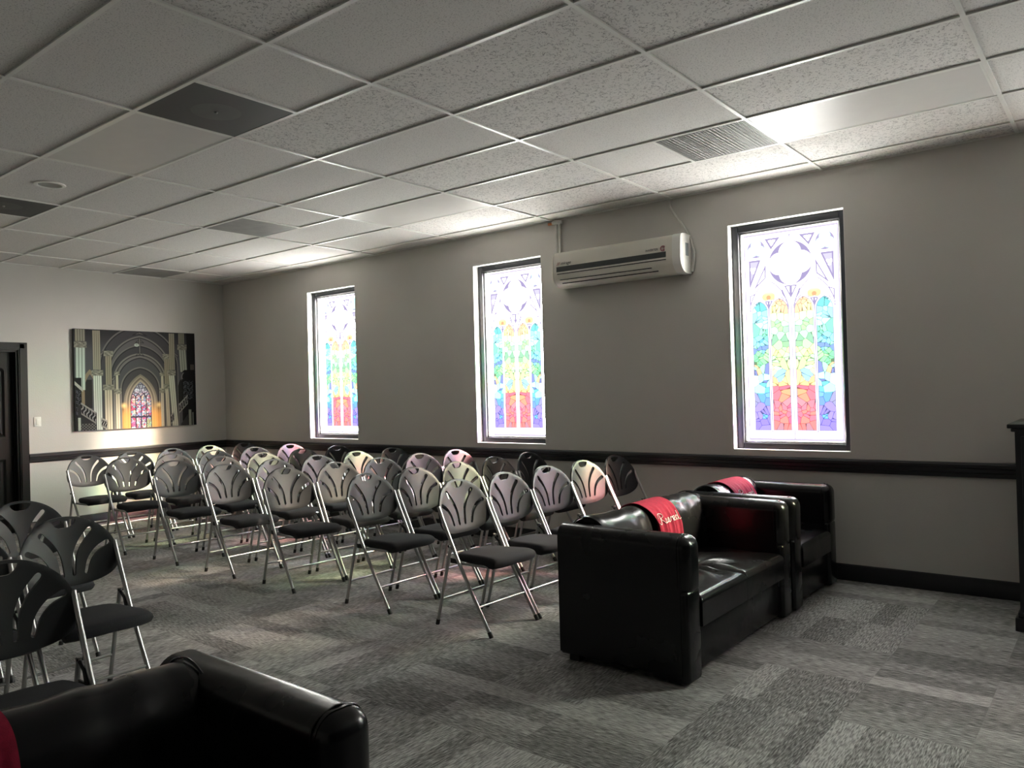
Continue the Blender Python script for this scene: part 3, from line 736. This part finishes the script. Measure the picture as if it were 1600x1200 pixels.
def make_chair():
    root = thing('folding_chair', 'proto', 'chair')
    finish('backrest', make_back_mesh(), M['plastic'], root, 38)
    # seat pad
    bm = bmesh.new(); nx, ny = 16, 14; top, bot = {}, {}
    def out(u, v):   # u 0 rear .. 1 front, v -1..1
        hw = .168 + .030 * u
        x = -.095 + .392 * u; y = hw * v
        # round the corners
        if u > .6: x -= .045 * (abs(v) ** 3) * ((u - .6) / .4) ** 1.2
        if u < .3: y *= 1 - .12 * ((.3 - u) / .3) ** 2
        return x, y
    for i in range(nx + 1):
        for j in range(ny + 1):
            u = i / nx; v = j / ny * 2 - 1; u2 = .5 - .5 * math.cos(PI * u); v2 = math.sin(v * PI / 2)
            x, y = out(u2, v2)
            e = min(min(u2, 1 - u2) * .385, (1 - abs(v2)) * .19); rr = .022
            drop = rr - math.sqrt(max(0, rr * rr - max(0, rr - e) ** 2))
            zz = .450 + .012 * u2 + .008 * (1 - v2 * v2) - .016 * max(0, (u2 - .75) / .25) ** 2
            top[i, j] = bm.verts.new((x, y, zz - drop))
            bot[i, j] = bm.verts.new((x * .985, y * .96, .407 - .012 * smooth_s(u2, .3, .9) + .012 * smooth_s(u2, .92, 1.) + .006 * (1 - abs(v2))))
    for i in range(nx):
        for j in range(ny):
            bm.faces.new((top[i, j], top[i + 1, j], top[i + 1, j + 1], top[i, j + 1])); bm.faces.new((bot[i, j], bot[i, j + 1], bot[i + 1, j + 1], bot[i + 1, j]))
    ring = [(i, 0) for i in range(nx)] + [(nx, j) for j in range(ny)] + [(i, ny) for i in range(nx, 0, -1)] + [(0, j) for j in range(ny, 0, -1)]
    for k in range(len(ring)):
        a, b = ring[k], ring[(k + 1) % len(ring)]; bm.faces.new((top[a], top[b], bot[b], bot[a]))
    finish('seat', bm, M['fabric'], root, 50)
    bm = bmesh.new()
    for s in (-1, 1): tube(bm, [(-.07, s * .185, .400), (.22, s * .175, .402)], .009, 8)
    tube(bm, [(-.06, -.20, .405), (-.06, .20, .405)], .008, 8); tube(bm, [(.16, -.185, .400), (.16, .185, .400)], .008, 8)
    finish('seat_frame', bm, M['tube'], root, 40)
    for s in (-1, 1):
        bm = bmesh.new(); tube(bm, smooth_path([(x, s * TUBE_Y, z) for x, z in FRONT], 3), .0112, 12)
        lg = finish('leg', bm, M['tube'], root, 50)
        bm = bmesh.new(); tube(bm, [(.234, s * TUBE_Y, .0), (.232, s * TUBE_Y, .005), (.217, s * TUBE_Y, .031)], [.013, .0138, .0130], 12); finish('rubber_foot', bm, M['rubber'], lg, 50)
        bm = bmesh.new(); tube(bm, [(-.228, s * LEG_Y, .012), (-.092, s * LEG_Y, .515)], .0105, 12)
        lg = finish('leg', bm, M['tube'], root, 50)
        bm = bmesh.new(); tube(bm, [(-.231, s * LEG_Y, .0), (-.230, s * LEG_Y, .005), (-.222, s * LEG_Y, .034)], [.0125, .013, .0125], 12); finish('rubber_foot', bm, M['rubber'], lg, 50)
        bm = bmesh.new(); tube(bm, [(-.094, s * LEG_Y, .50), (-.060, s * (LEG_Y + .004), .470), (-.022, s * LEG_Y, .405)], .0075, 8)
        tube(bm, [(-.094, s * (LEG_Y - .010), .505), (-.094, s * (TUBE_Y + .008), .505)], .008, 8); box(bm, -.10, -.045, s * LEG_Y - .003, s * LEG_Y + .003, .40, .43)
        finish('hinge_bracket', bm, M['rubber'], root, 40)
    for x, y in ((front_pt(.163), TUBE_Y), (-.187, LEG_Y)):
        bm = bmesh.new(); tube(bm, [(x, -y, .163), (x, y, .163)], .0075, 10); finish('stretcher', bm, M['tube'], root, 50)
    return root
def copy_tree(o, parent=None):
    c = o.copy(); COL.objects.link(c)
    if parent: c.parent = parent
    for ch in list(o.children): copy_tree(ch, c)
    return c
CHAIR = make_chair(); used = [False]
GROUP = 'black folding chairs in rows facing the sofas'
def place_chair(x, y, deg, label):
    if used[0]: c = copy_tree(CHAIR)
    else: c = CHAIR; used[0] = True
    c.location = (x, y, 0); c.rotation_euler = (0, 0, math.radians(deg)); c['label'] = label; c['group'] = GROUP
ORD = ['first', 'second', 'third', 'fourth', 'fifth', 'sixth', 'seventh']
SEATN = ['on the aisle', 'second from the aisle', 'in the middle', 'second from the wall', 'at the window wall']
ROWX = [-2.66, -3.56, -4.52, -5.37, -6.27, -7.16, -8.06]
ROWY = [[-2.245, -1.775, -1.300, -.825, -.345], [-2.235, -1.76, -1.285, -.805, -.325], [-2.235, -1.745, -1.265, -.785, -.305], [-2.23, -1.755, -1.28, -.80, -.32],
        [-2.225, -1.745, -1.265, -.78, -.30], [-2.25, -1.76, -1.275, -.79, -.31], [-2.235, -1.75, -1.27, -.79, -.31]]
ROT = [-3, -1, -5, -2, 0, -2, 1]
jit = random.Random(2)
for r in range(7):
    for k in range(5):
        tail = 'front row behind the sofas' if r == 0 else ('last row by the picture' if r == 6 else '%s row behind the sofas' % ORD[r])
        place_chair(ROWX[r] + .012 * (k - 2) * (ROT[r] / -3.), ROWY[r][k], ROT[r] + jit.uniform(-1.5, 1.5), 'black folding chair %s, %s' % (SEATN[k], tail))
LEFT = [(-2.46, -4.925, -2, 'black folding chair closest to the viewer, half hidden behind the near sofa'),
        (-3.40, -4.33, 0, 'black folding chair with whole fan back in view behind the near chair at left'),
        (-3.40, -4.81, 0, 'black folding chair cut by the left edge between two nearer chair backs'),
        (-4.325, -4.195, 0, 'black folding chair farthest back in the left-hand block, below the door'),
        (-4.325, -4.675, 0, 'black folding chair at left edge showing little more than its front feet')]
for x, y, a, lb in LEFT: place_chair(x, y, a, lb)

# ------------------------------------------------------------------ sofas
AW, AH, SD = .155, .722, .742      # arm width, arm height, sofa depth
BACK = smooth_path([(.004, .30, 0), (.002, .50, 0), (.004, .66, 0), (.030, .722, 0), (.090, .750, 0), (.150, .747, 0), (.205, .715, 0), (.240, .650, 0), (.258, .560, 0), (.268, .45, 0), (.270, .36, 0)], 5)
def heightpad(bm, x0, x1, y0, y1, z0, z1, r, n, wr):
    T = {}
    for i in range(n + 1):
        for j in range(n + 1):
            u, v = .5 - .5 * math.cos(PI * i / n), .5 - .5 * math.cos(PI * j / n)
            x, y = x0 + (x1 - x0) * u, y0 + (y1 - y0) * v
            e = min(x - x0 + 1, x1 - x, (y - y0) + .0, y1 - y); e = max(e, 0)
            dr = r - math.sqrt(max(0, r * r - max(0, r - e) ** 2))
            T[i, j] = bm.verts.new((x, y, z1 - dr + wr(x, y, u, v) * (1 if e > 0 else 0)))
    for i in range(n):
        for j in range(n): bm.faces.new((T[i, j], T[i + 1, j], T[i + 1, j + 1], T[i, j + 1]))
    ring = [(i, 0) for i in range(n)] + [(n, j) for j in range(n)] + [(i, n) for i in range(n, 0, -1)] + [(0, j) for j in range(n, 0, -1)]
    B = {k: bm.verts.new((T[k].co.x, T[k].co.y, z0)) for k in ring}
    for q in range(len(ring)):
        a, b = ring[q], ring[(q + 1) % len(ring)]; bm.faces.new((T[a], T[b], B[b], B[a]))
    bm.faces.new([B[k] for k in ring])
def sofa(name, label, cat, loc, length, seats, drop=0.):
    root = thing(name, label, cat, loc)
    L = length
    for s, y0 in ((0, 0), (1, L - AW)):
        bm = bmesh.new()
        box(bm, 0, SD - .02, y0 + .004, y0 + AW - .004, .035, AH - .06, bev=.012, seg=2)
        rr = .062
        arc = [(y0 + AW - rr + rr * math.cos(a), AH - rr + rr * math.sin(a)) for a in [PI / 2 * k / 8 for k in range(9)]] + [(y0 + rr - rr * math.sin(a), AH - rr + rr * math.cos(a)) for a in [PI / 2 * k / 8 for k in range(9)]]
        extrude_profile(bm, [(y0, .05), (y0 + AW, .05)] + arc, 'x', 0, SD - .03)
        box(bm, SD - .2, SD + .006, y0 + .003, y0 + AW - .002, .012, .46, bev=.02, seg=3)
        box(bm, SD - .13, SD + .014, y0 + .001, y0 + AW + (.012 if s == 0 else 0), .425, AH - .001, bev=.058, seg=6)
        arm = finish('arm', bm, M['leather'], root, 50)
        pr = [(SD - .045, y0 - .001, .48), (SD - .045, y0 - .001, AH - .064), (SD - .045, y0 + .017, AH - .018), (SD - .045, y0 + .062, AH), (SD - .045, y0 + AW - .062, AH), (SD - .045, y0 + AW - .016, AH - .018), (SD - .045, y0 + AW + .001, AH - .064), (SD - .045, y0 + AW + .001, .48)]
        bm = bmesh.new(); tube(bm, smooth_path(pr, 4), .0032, 6); finish('piping', bm, M['leather'], arm, 60)
    # back
    bm = bmesh.new()
    n = 40; y0, y1 = AW - .03, L - AW + .03
    prof = [(p.x, p.y) for p in BACK]
    rings = []
    for k in range(n + 1):
        t = k / n; y = y0 + (y1 - y0) * t; e = min(t, 1 - t) * (y1 - y0)
        sh = 1 - .02 * max(0, 1 - e / .03)
        ring = []
        for m_, (x, z) in enumerate(prof):
            w = .0035 * math.sin(y * 31 + x * 14 + 1.3 * math.sin(y * 11)) * smooth_s(z, .45, .70) + .004 * math.sin(y * 9.)
            ring.append(bm.verts.new((.135 + (x - .135) * sh + (w * .4 if x > .1 else 0), y, .40 + (z - .40) * sh * (1 - drop / .35) + (w if z > .5 else 0))))
        rings.append(ring)
    for a, b in zip(rings, rings[1:]):
        for k in range(len(prof) - 1): bm.faces.new((a[k], a[k + 1], b[k + 1], b[k]))
        bm.faces.new((a[-1], a[0], b[0], b[-1]))
    bm.faces.new(rings[0]); bm.faces.new(rings[-1][::-1])
    bk = finish('backrest', bm, M['leather'], root, 60)
    for e, y in ((0, y0), (1, y1)):
        bm = bmesh.new(); tube(bm, [(x, y, .401 + (z - .40) * (1 - drop / .35)) for x, z in prof[5:-10]], .004, 6); finish('piping', bm, M['leather'], bk, 60)
    bm = bmesh.new(); box(bm, .01, SD - .018, AW - .01, L - AW + .01, .035, .27, bev=.015, seg=2); finish('base', bm, M['leather'], root, 50)
    w = (L - 2 * AW) / seats
    for q in range(seats):
        a, b = AW + q * w, AW + (q + 1) * w
        seam_y = a if q else b
        def wr(x, y, u, v, q=q, a=a, b=b):
            if seats == 1: return .006 * math.sin(PI * u) * math.sin(PI * v) + .002 * math.sin(x * 30 + y * 8)
            cx, cy = .36, seam_y + (.02 if q else -.05)
            dx, dy = x - cx, y - cy; rr = math.hypot(dx, dy); th = math.atan2(dy, dx)
            f = math.exp(-((rr - .16) / .13) ** 2) * (.45 + .55 * smooth_s(x, .35, .55))
            return f * .017 * math.sin(th * 9 + .8 * math.sin(rr * 20)) - .016 * math.exp(-(rr / .09) ** 2) + .004 * math.sin(PI * u)
        bm = bmesh.new(); heightpad(bm, .22, SD + .012, a + .001, b - .001, .262, .412, .038, 56, wr)
        finish('seat_cushion', bm, M['leather'], root, 60)
    for x in (.07, SD - .09):
        for y in (.06, L - .06): boxo('foot', (x - .03, x + .03, y - .03, y + .03, 0, .045), M['rubber'], root)
    return root
S1 = (-1.912, -2.545, 0); S2 = (-1.905, -1.048, 0); S3 = (-1.655, -6.19, 0)
sofa('loveseat', 'black leather two-seat sofa in the centre with wrinkled seat and red cloth', 'sofa', S1, 1.468, 2)
sofa('armchair', 'black leather armchair against the window wall, behind the central sofa', 'sofa', S2, .90, 1)
sofa('loveseat', 'black leather sofa in the near left corner, seen from behind its seat', 'sofa', S3, 1.46, 2, .016)

STROKES = [  # script lettering, x-height 1
 [(-.25, .35), (-.05, .02), (.25, .1), (.5, .8), (.62, 1.95)], [(-.15, 1.2), (.0, 1.85), (.55, 2.25), (1.2, 2.05), (1.25, 1.5), (.55, 1.1)], [(.6, 1.1), (.95, .6), (1.2, .05), (1.6, .1)],
 [(1.6, .1), (2.05, .55), (2.0, .95), (1.75, .85), (1.72, .3), (2.0, .0), (2.4, .25)],
 [(2.4, .25), (2.75, .95), (2.95, .45), (2.9, .05), (2.6, .05), (3.2, .15)],
 [(3.2, .15), (3.6, .55), (3.55, .95), (3.3, .85), (3.27, .3), (3.55, .0), (3.9, .25)],
 [(3.9, .25), (4.15, .95), (4.25, .8), (4.45, .85), (4.4, .2), (4.65, .05)],
 [(4.65, .05), (4.95, .9), (5.1, .1), (5.25, .1), (5.55, .9), (5.8, .85)],
 [(5.75, .3), (6.15, .55), (6.1, .95), (5.85, .85), (5.82, .3), (6.1, .0), (6.45, .25)],
 [(7.05, .8), (6.7, .95), (6.55, .4), (6.8, .0), (7.05, .4), (7.3, 1.9)], [(7.3, 1.9), (7.12, .4), (7.3, .0), (7.6, .2)]]
def towel(label, loc, yc, width, front_len, text=True, drop=0.):
    root = tag(bpy.data.objects.new('draped_cloth', None), label, 'cloth', 'red cloths on the sofa backs'); COL.objects.link(root); root.location = loc
    path = [Vector((p.x, .40 + (p.y - .40) * (1 - drop / .35))) for p in BACK]
    cum = [0.]
    for a, b in zip(path, path[1:]): cum.append(cum[-1] + (b - a).length)
    kt = max(range(len(path)), key=lambda i: path[i].y); top = cum[kt]
    def at(s):
        s = min(max(s, 0), cum[-1] - 1e-5)
        for i in range(len(cum) - 1):
            if cum[i] <= s <= cum[i + 1]:
                t = (s - cum[i]) / (cum[i + 1] - cum[i]); p = path[i].lerp(path[i + 1], t)
                a, b = path[max(i - 1, 0)].lerp(path[i], t), path[min(i + 1, len(path) - 2)].lerp(path[min(i + 2, len(path) - 1)], t)
                d = (b - a).normalized(); return p, Vector((-d.y, d.x))
    def surf(y, s, off=0.):
        p, n = at(s); f = smooth_s(s, top + .05, top + .24)
        back_y = .004 * math.sin((yc + y) * 9.) if p.y > .5 else .0
        w = .007 + f * (.012 * math.sin(y * 66 + 1.2 * math.sin(s * 9)) + .006 * math.sin(y * 131 + s * 14) + .017)
        yy = yc + y * (1 - .05 * f)
        q = p + n * (w + off + .004)
        return Vector((q.x, yy, q.y + abs(back_y) * .5))
    bm = bmesh.new(); ny, ns = 64, 44; s0, s1 = top - .20, top + front_len; G, G2 = {}, {}
    for i in range(ny + 1):
        for j in range(ns + 1):
            y = -width / 2 + width * i / ny; s = s0 + (s1 - s0) * j / ns
            G[i, j] = bm.verts.new(surf(y, s)); G2[i, j] = bm.verts.new(surf(y, s, -.004))
    for i in range(ny):
        for j in range(ns):
            bm.faces.new((G[i, j], G[i + 1, j], G[i + 1, j + 1], G[i, j + 1])); bm.faces.new((G2[i, j], G2[i, j + 1], G2[i + 1, j + 1], G2[i + 1, j]))
    ring = [(i, 0) for i in range(ny)] + [(ny, j) for j in range(ns)] + [(i, ns) for i in range(ny, 0, -1)] + [(0, j) for j in range(ns, 0, -1)]
    for q in range(len(ring)):
        a, b = ring[q], ring[(q + 1) % len(ring)]; bm.faces.new((G[a], G[b], G2[b], G2[a]))
    finish('cloth', bm, M['towel'], root, 60)
    if text:
        bm = bmesh.new(); u = .031; W0 = 7.6 * u
        for st in STROKES:
            P = smooth_path([(a, b, 0) for a, b in st], 4)
            tube(bm, [surf(-W0 / 2 + p.x * u + .008, top + .190 - p.y * .027, .002) for p in P], .0020, 5)
        finish('embroidered_writing', bm, M['embroidery'], root, 60)['label'] = 'white script embroidery'
    return root
towel('red cloth embroidered in white, draped over the central sofa back', S1, .785, .31, .34)
towel('red embroidered cloth on the armchair back by the window wall', S2, .49, .36, .34)
towel('dark red cloth over the near left sofa, cut by the frame edge', S3, .68, .40, .34, False, .016)

# ------------------------------------------------------------------ air conditioner
ac = thing('air_conditioner', 'white split air conditioner on the wall between two stained glass windows', 'air conditioner', (-2.905, 0, 2.53))
aw = .625
prof = smooth_path([(-.004, .155, 0), (-.10, .158, 0), (-.165, .150, 0), (-.190, .120, 0), (-.200, .0, 0), (-.200, -.05, 0), (-.185, -.10, 0), (-.14, -.145, 0), (-.09, -.158, 0), (-.004, -.158, 0)], 4)
bm = bmesh.new(); extrude_profile(bm, [(p.x, p.y) for p in prof], 'x', -aw, aw - .075); finish('body', bm, M['acwhite'], ac, 35)
bm = bmesh.new(); extrude_profile(bm, [(p.x * 1.03, p.y * 1.02) for p in prof], 'x', aw - .073, aw); ec = finish('end_cap', bm, M['white'], ac, 35)
boxo('sticker', (aw + .0003, aw + .001, -.11, -.055, -.02, .085), M['sticker'], ec)
bm = bmesh.new(); extrude_profile(bm, [(p.x * 1.015, p.y * 1.01) for p in prof], 'x', -aw - .012, -aw); finish('end_cap', bm, M['acwhite'], ac, 35)
bm = bmesh.new(); box(bm, -aw + .035, aw - .13, -.204, -.199, -.028, .018); finish('display_strip', bm, M['acdark'], ac)
bm = bmesh.new(); box(bm, -aw + .04, aw - .13, -.2035, -.195, -.050, -.043); finish('panel_gap', bm, M['gap'], ac)
def slit(name, y0, y1, z, xa, xb, mat):
    bm = bmesh.new(); box(bm, xa, xb, y0, y1, z - .004, z + .004); return finish(name, bm, M[mat], ac)
slit('vent_gap', -.189, -.180, -.100, -aw + .06, aw - .27, 'gap'); slit('vent_gap', -.166, -.150, -.128, -aw + .07, aw - .22, 'gap')
bm = bmesh.new(); v = [bm.verts.new(p) for p in ((-aw + .06, -.190, -.104), (aw - .27, -.190, -.104), (aw - .27, -.164, -.127), (-aw + .06, -.164, -.127))]; bm.faces.new(v); bm.faces.new([bm.verts.new(Vector(q.co) + Vector((0, .004, .004))) for q in reversed(v)])
finish('louver', bm, M['acwhite'], ac)
R90 = Matrix.Rotation(PI / 2, 4, 'X')
text_mesh('logo', '///', .040, M['red'], ac, Matrix.Translation((-aw + .035, -.2012, .032)) @ R90, .35)
text_mesh('logo', 'mirage', .040, M['black_print'], ac, Matrix.Translation((-aw + .080, -.2012, .034)) @ R90, .35)
text_mesh('logo', 'INVERTER', .026, M['black_print'], ac, Matrix.Translation((aw - .315, -.2012, .036)) @ R90)
bm = bmesh.new()
tube(bm, [(aw - .155 + .020 * math.cos(a), -.2012, .046 + .020 * math.sin(a)) for a in np.linspace(.6, 5.6, 18)], .004, 6)
tube(bm, [(aw - .152 + .010 * math.cos(a), -.2012, .046 + .010 * math.sin(a)) for a in np.linspace(-2.4, 2.4, 12)], .003, 6)
finish('logo', bm, M['redpale'], ac, 60)
cd = thing('ceiling_conduit', 'short white pipe cover dropping from ceiling to the air conditioner', 'pipe', (-3.585, 0, 2.69))
bm = bmesh.new(); tube(bm, [(-.020, -.022, -.03), (-.022, -.022, .30)], .016, 12); tube(bm, [(.012, -.022, -.03), (.012, -.022, .31)], .014, 12); finish('pipe', bm, M['conduit'], cd, 50)
bm = bmesh.new(); box(bm, -.055, .040, -.055, -.002, .285, .318, bev=.006); finish('collar', bm, M['conduit'], cd, 40)
bm = bmesh.new(); tube(bm, [(-.105, -.03, .300), (-.05, -.03, .300)], .014, 10); finish('copper_stub', bm, M['copper'], cd, 50)
bm = bmesh.new(); tube(bm, smooth_path([(-2.462, -.012, 3.012), (-2.455, -.012, 2.95), (-2.415, -.012, 2.88), (-2.345, -.012, 2.78), (-2.285, -.012, 2.67), (-2.250, -.012, 2.55), (-2.252, -.014, 2.48), (-2.262, -.018, 2.42), (-2.266, -.022, 2.385)], 6), .0105, 10)
pc = finish('power_cord', bm, M['conduit'], ac, 60); pc.location = (2.905, 0, -2.53)

# ------------------------------------------------------------------ cabinet at the right edge
cb = thing('cabinet', 'black wooden cabinet standing at the right edge by the window wall', 'cabinet', (.0, -.70, 0))
bm = bmesh.new(); box(bm, 0, 1.05, 0, .655, .10, 1.14); finish('body', bm, M['cabinet'], cb)
bm = bmesh.new(); box(bm, -.035, 1.085, -.035, .66, 1.155, 1.180, bev=.006); box(bm, -.018, 1.068, -.018, .66, 1.135, 1.156, bev=.006); finish('top', bm, M['cabinet'], cb, 40)
bm = bmesh.new(); box(bm, -.025, 1.075, -.025, .66, 0, .075, bev=.004); box(bm, -.012, 1.062, -.012, .66, .074, .105, bev=.008); finish('plinth', bm, M['cabinet'], cb, 40)
for q in range(2):
    x0 = .03 + q * .50
    bm = bmesh.new(); box(bm, x0, x0 + .49, -.016, .0, .13, 1.11, bev=.004); box(bm, x0 + .07, x0 + .42, -.022, -.014, .20, 1.04, bev=.004); dr = finish('door', bm, M['cabinet'], cb, 40)
    bm = bmesh.new(); bmesh.ops.create_uvsphere(bm, u_segments=14, v_segments=8, radius=.014, matrix=Matrix.Translation((x0 + (.455 if q == 0 else .035), -.032, .66))); finish('knob', bm, M['brass'], dr, 60)

# ------------------------------------------------------------------ light and camera
sun = bpy.data.lights.new('sun', 'SUN'); sun.energy = 48.; sun.angle = math.radians(12); sun.color = (1., .86, .64)
so = bpy.data.objects.new('sun', sun); COL.objects.link(so); so.location = (6, 8, 6)
so.rotation_euler = Vector((-1.6, -1., -.90)).to_track_quat('-Z', 'Y').to_euler()
glow = bpy.data.lights.new('broad_sun_fill', 'SUN'); glow.energy = 66.; glow.angle = math.radians(65); glow.color = (1., .94, .84)  # added second sun lamp, very broad, to brighten the left side
go = bpy.data.objects.new('broad_sun_fill', glow); COL.objects.link(go); go.location = (5, 8, 6)
go.rotation_euler = Vector((-1.45, -1., -.88)).to_track_quat('-Z', 'Y').to_euler()
w = bpy.data.worlds.new('world'); S.world = w; w.use_nodes = True
bg = w.node_tree.nodes['Background']; bg.inputs['Color'].default_value = (.85, .92, 1., 1); bg.inputs['Strength'].default_value = .25

cam = bpy.data.cameras.new('camera'); co = bpy.data.objects.new('camera', cam); COL.objects.link(co)
cam.sensor_width = 36.; cam.lens = 1220.97693 / 1600 * 36.; cam.clip_start = .02
f = Vector((-0.6195467, 0.78491605, 0.00828787)); r = Vector((0.78449706, 0.61950944, -0.02779232)); u = Vector((0.02694905, 0.01071683, 0.99957936))
m = Matrix((r, u, -f)).transposed().to_4x4(); m.translation = Vector((0.520968905, -5.98193680, 1.45092609))
co.matrix_world = m
S.camera = co
S.view_settings.view_transform = 'Standard'; S.view_settings.look = 'None'; S.view_settings.gamma = 1.; S.view_settings.use_curve_mapping = False
S.view_settings.exposure = .42
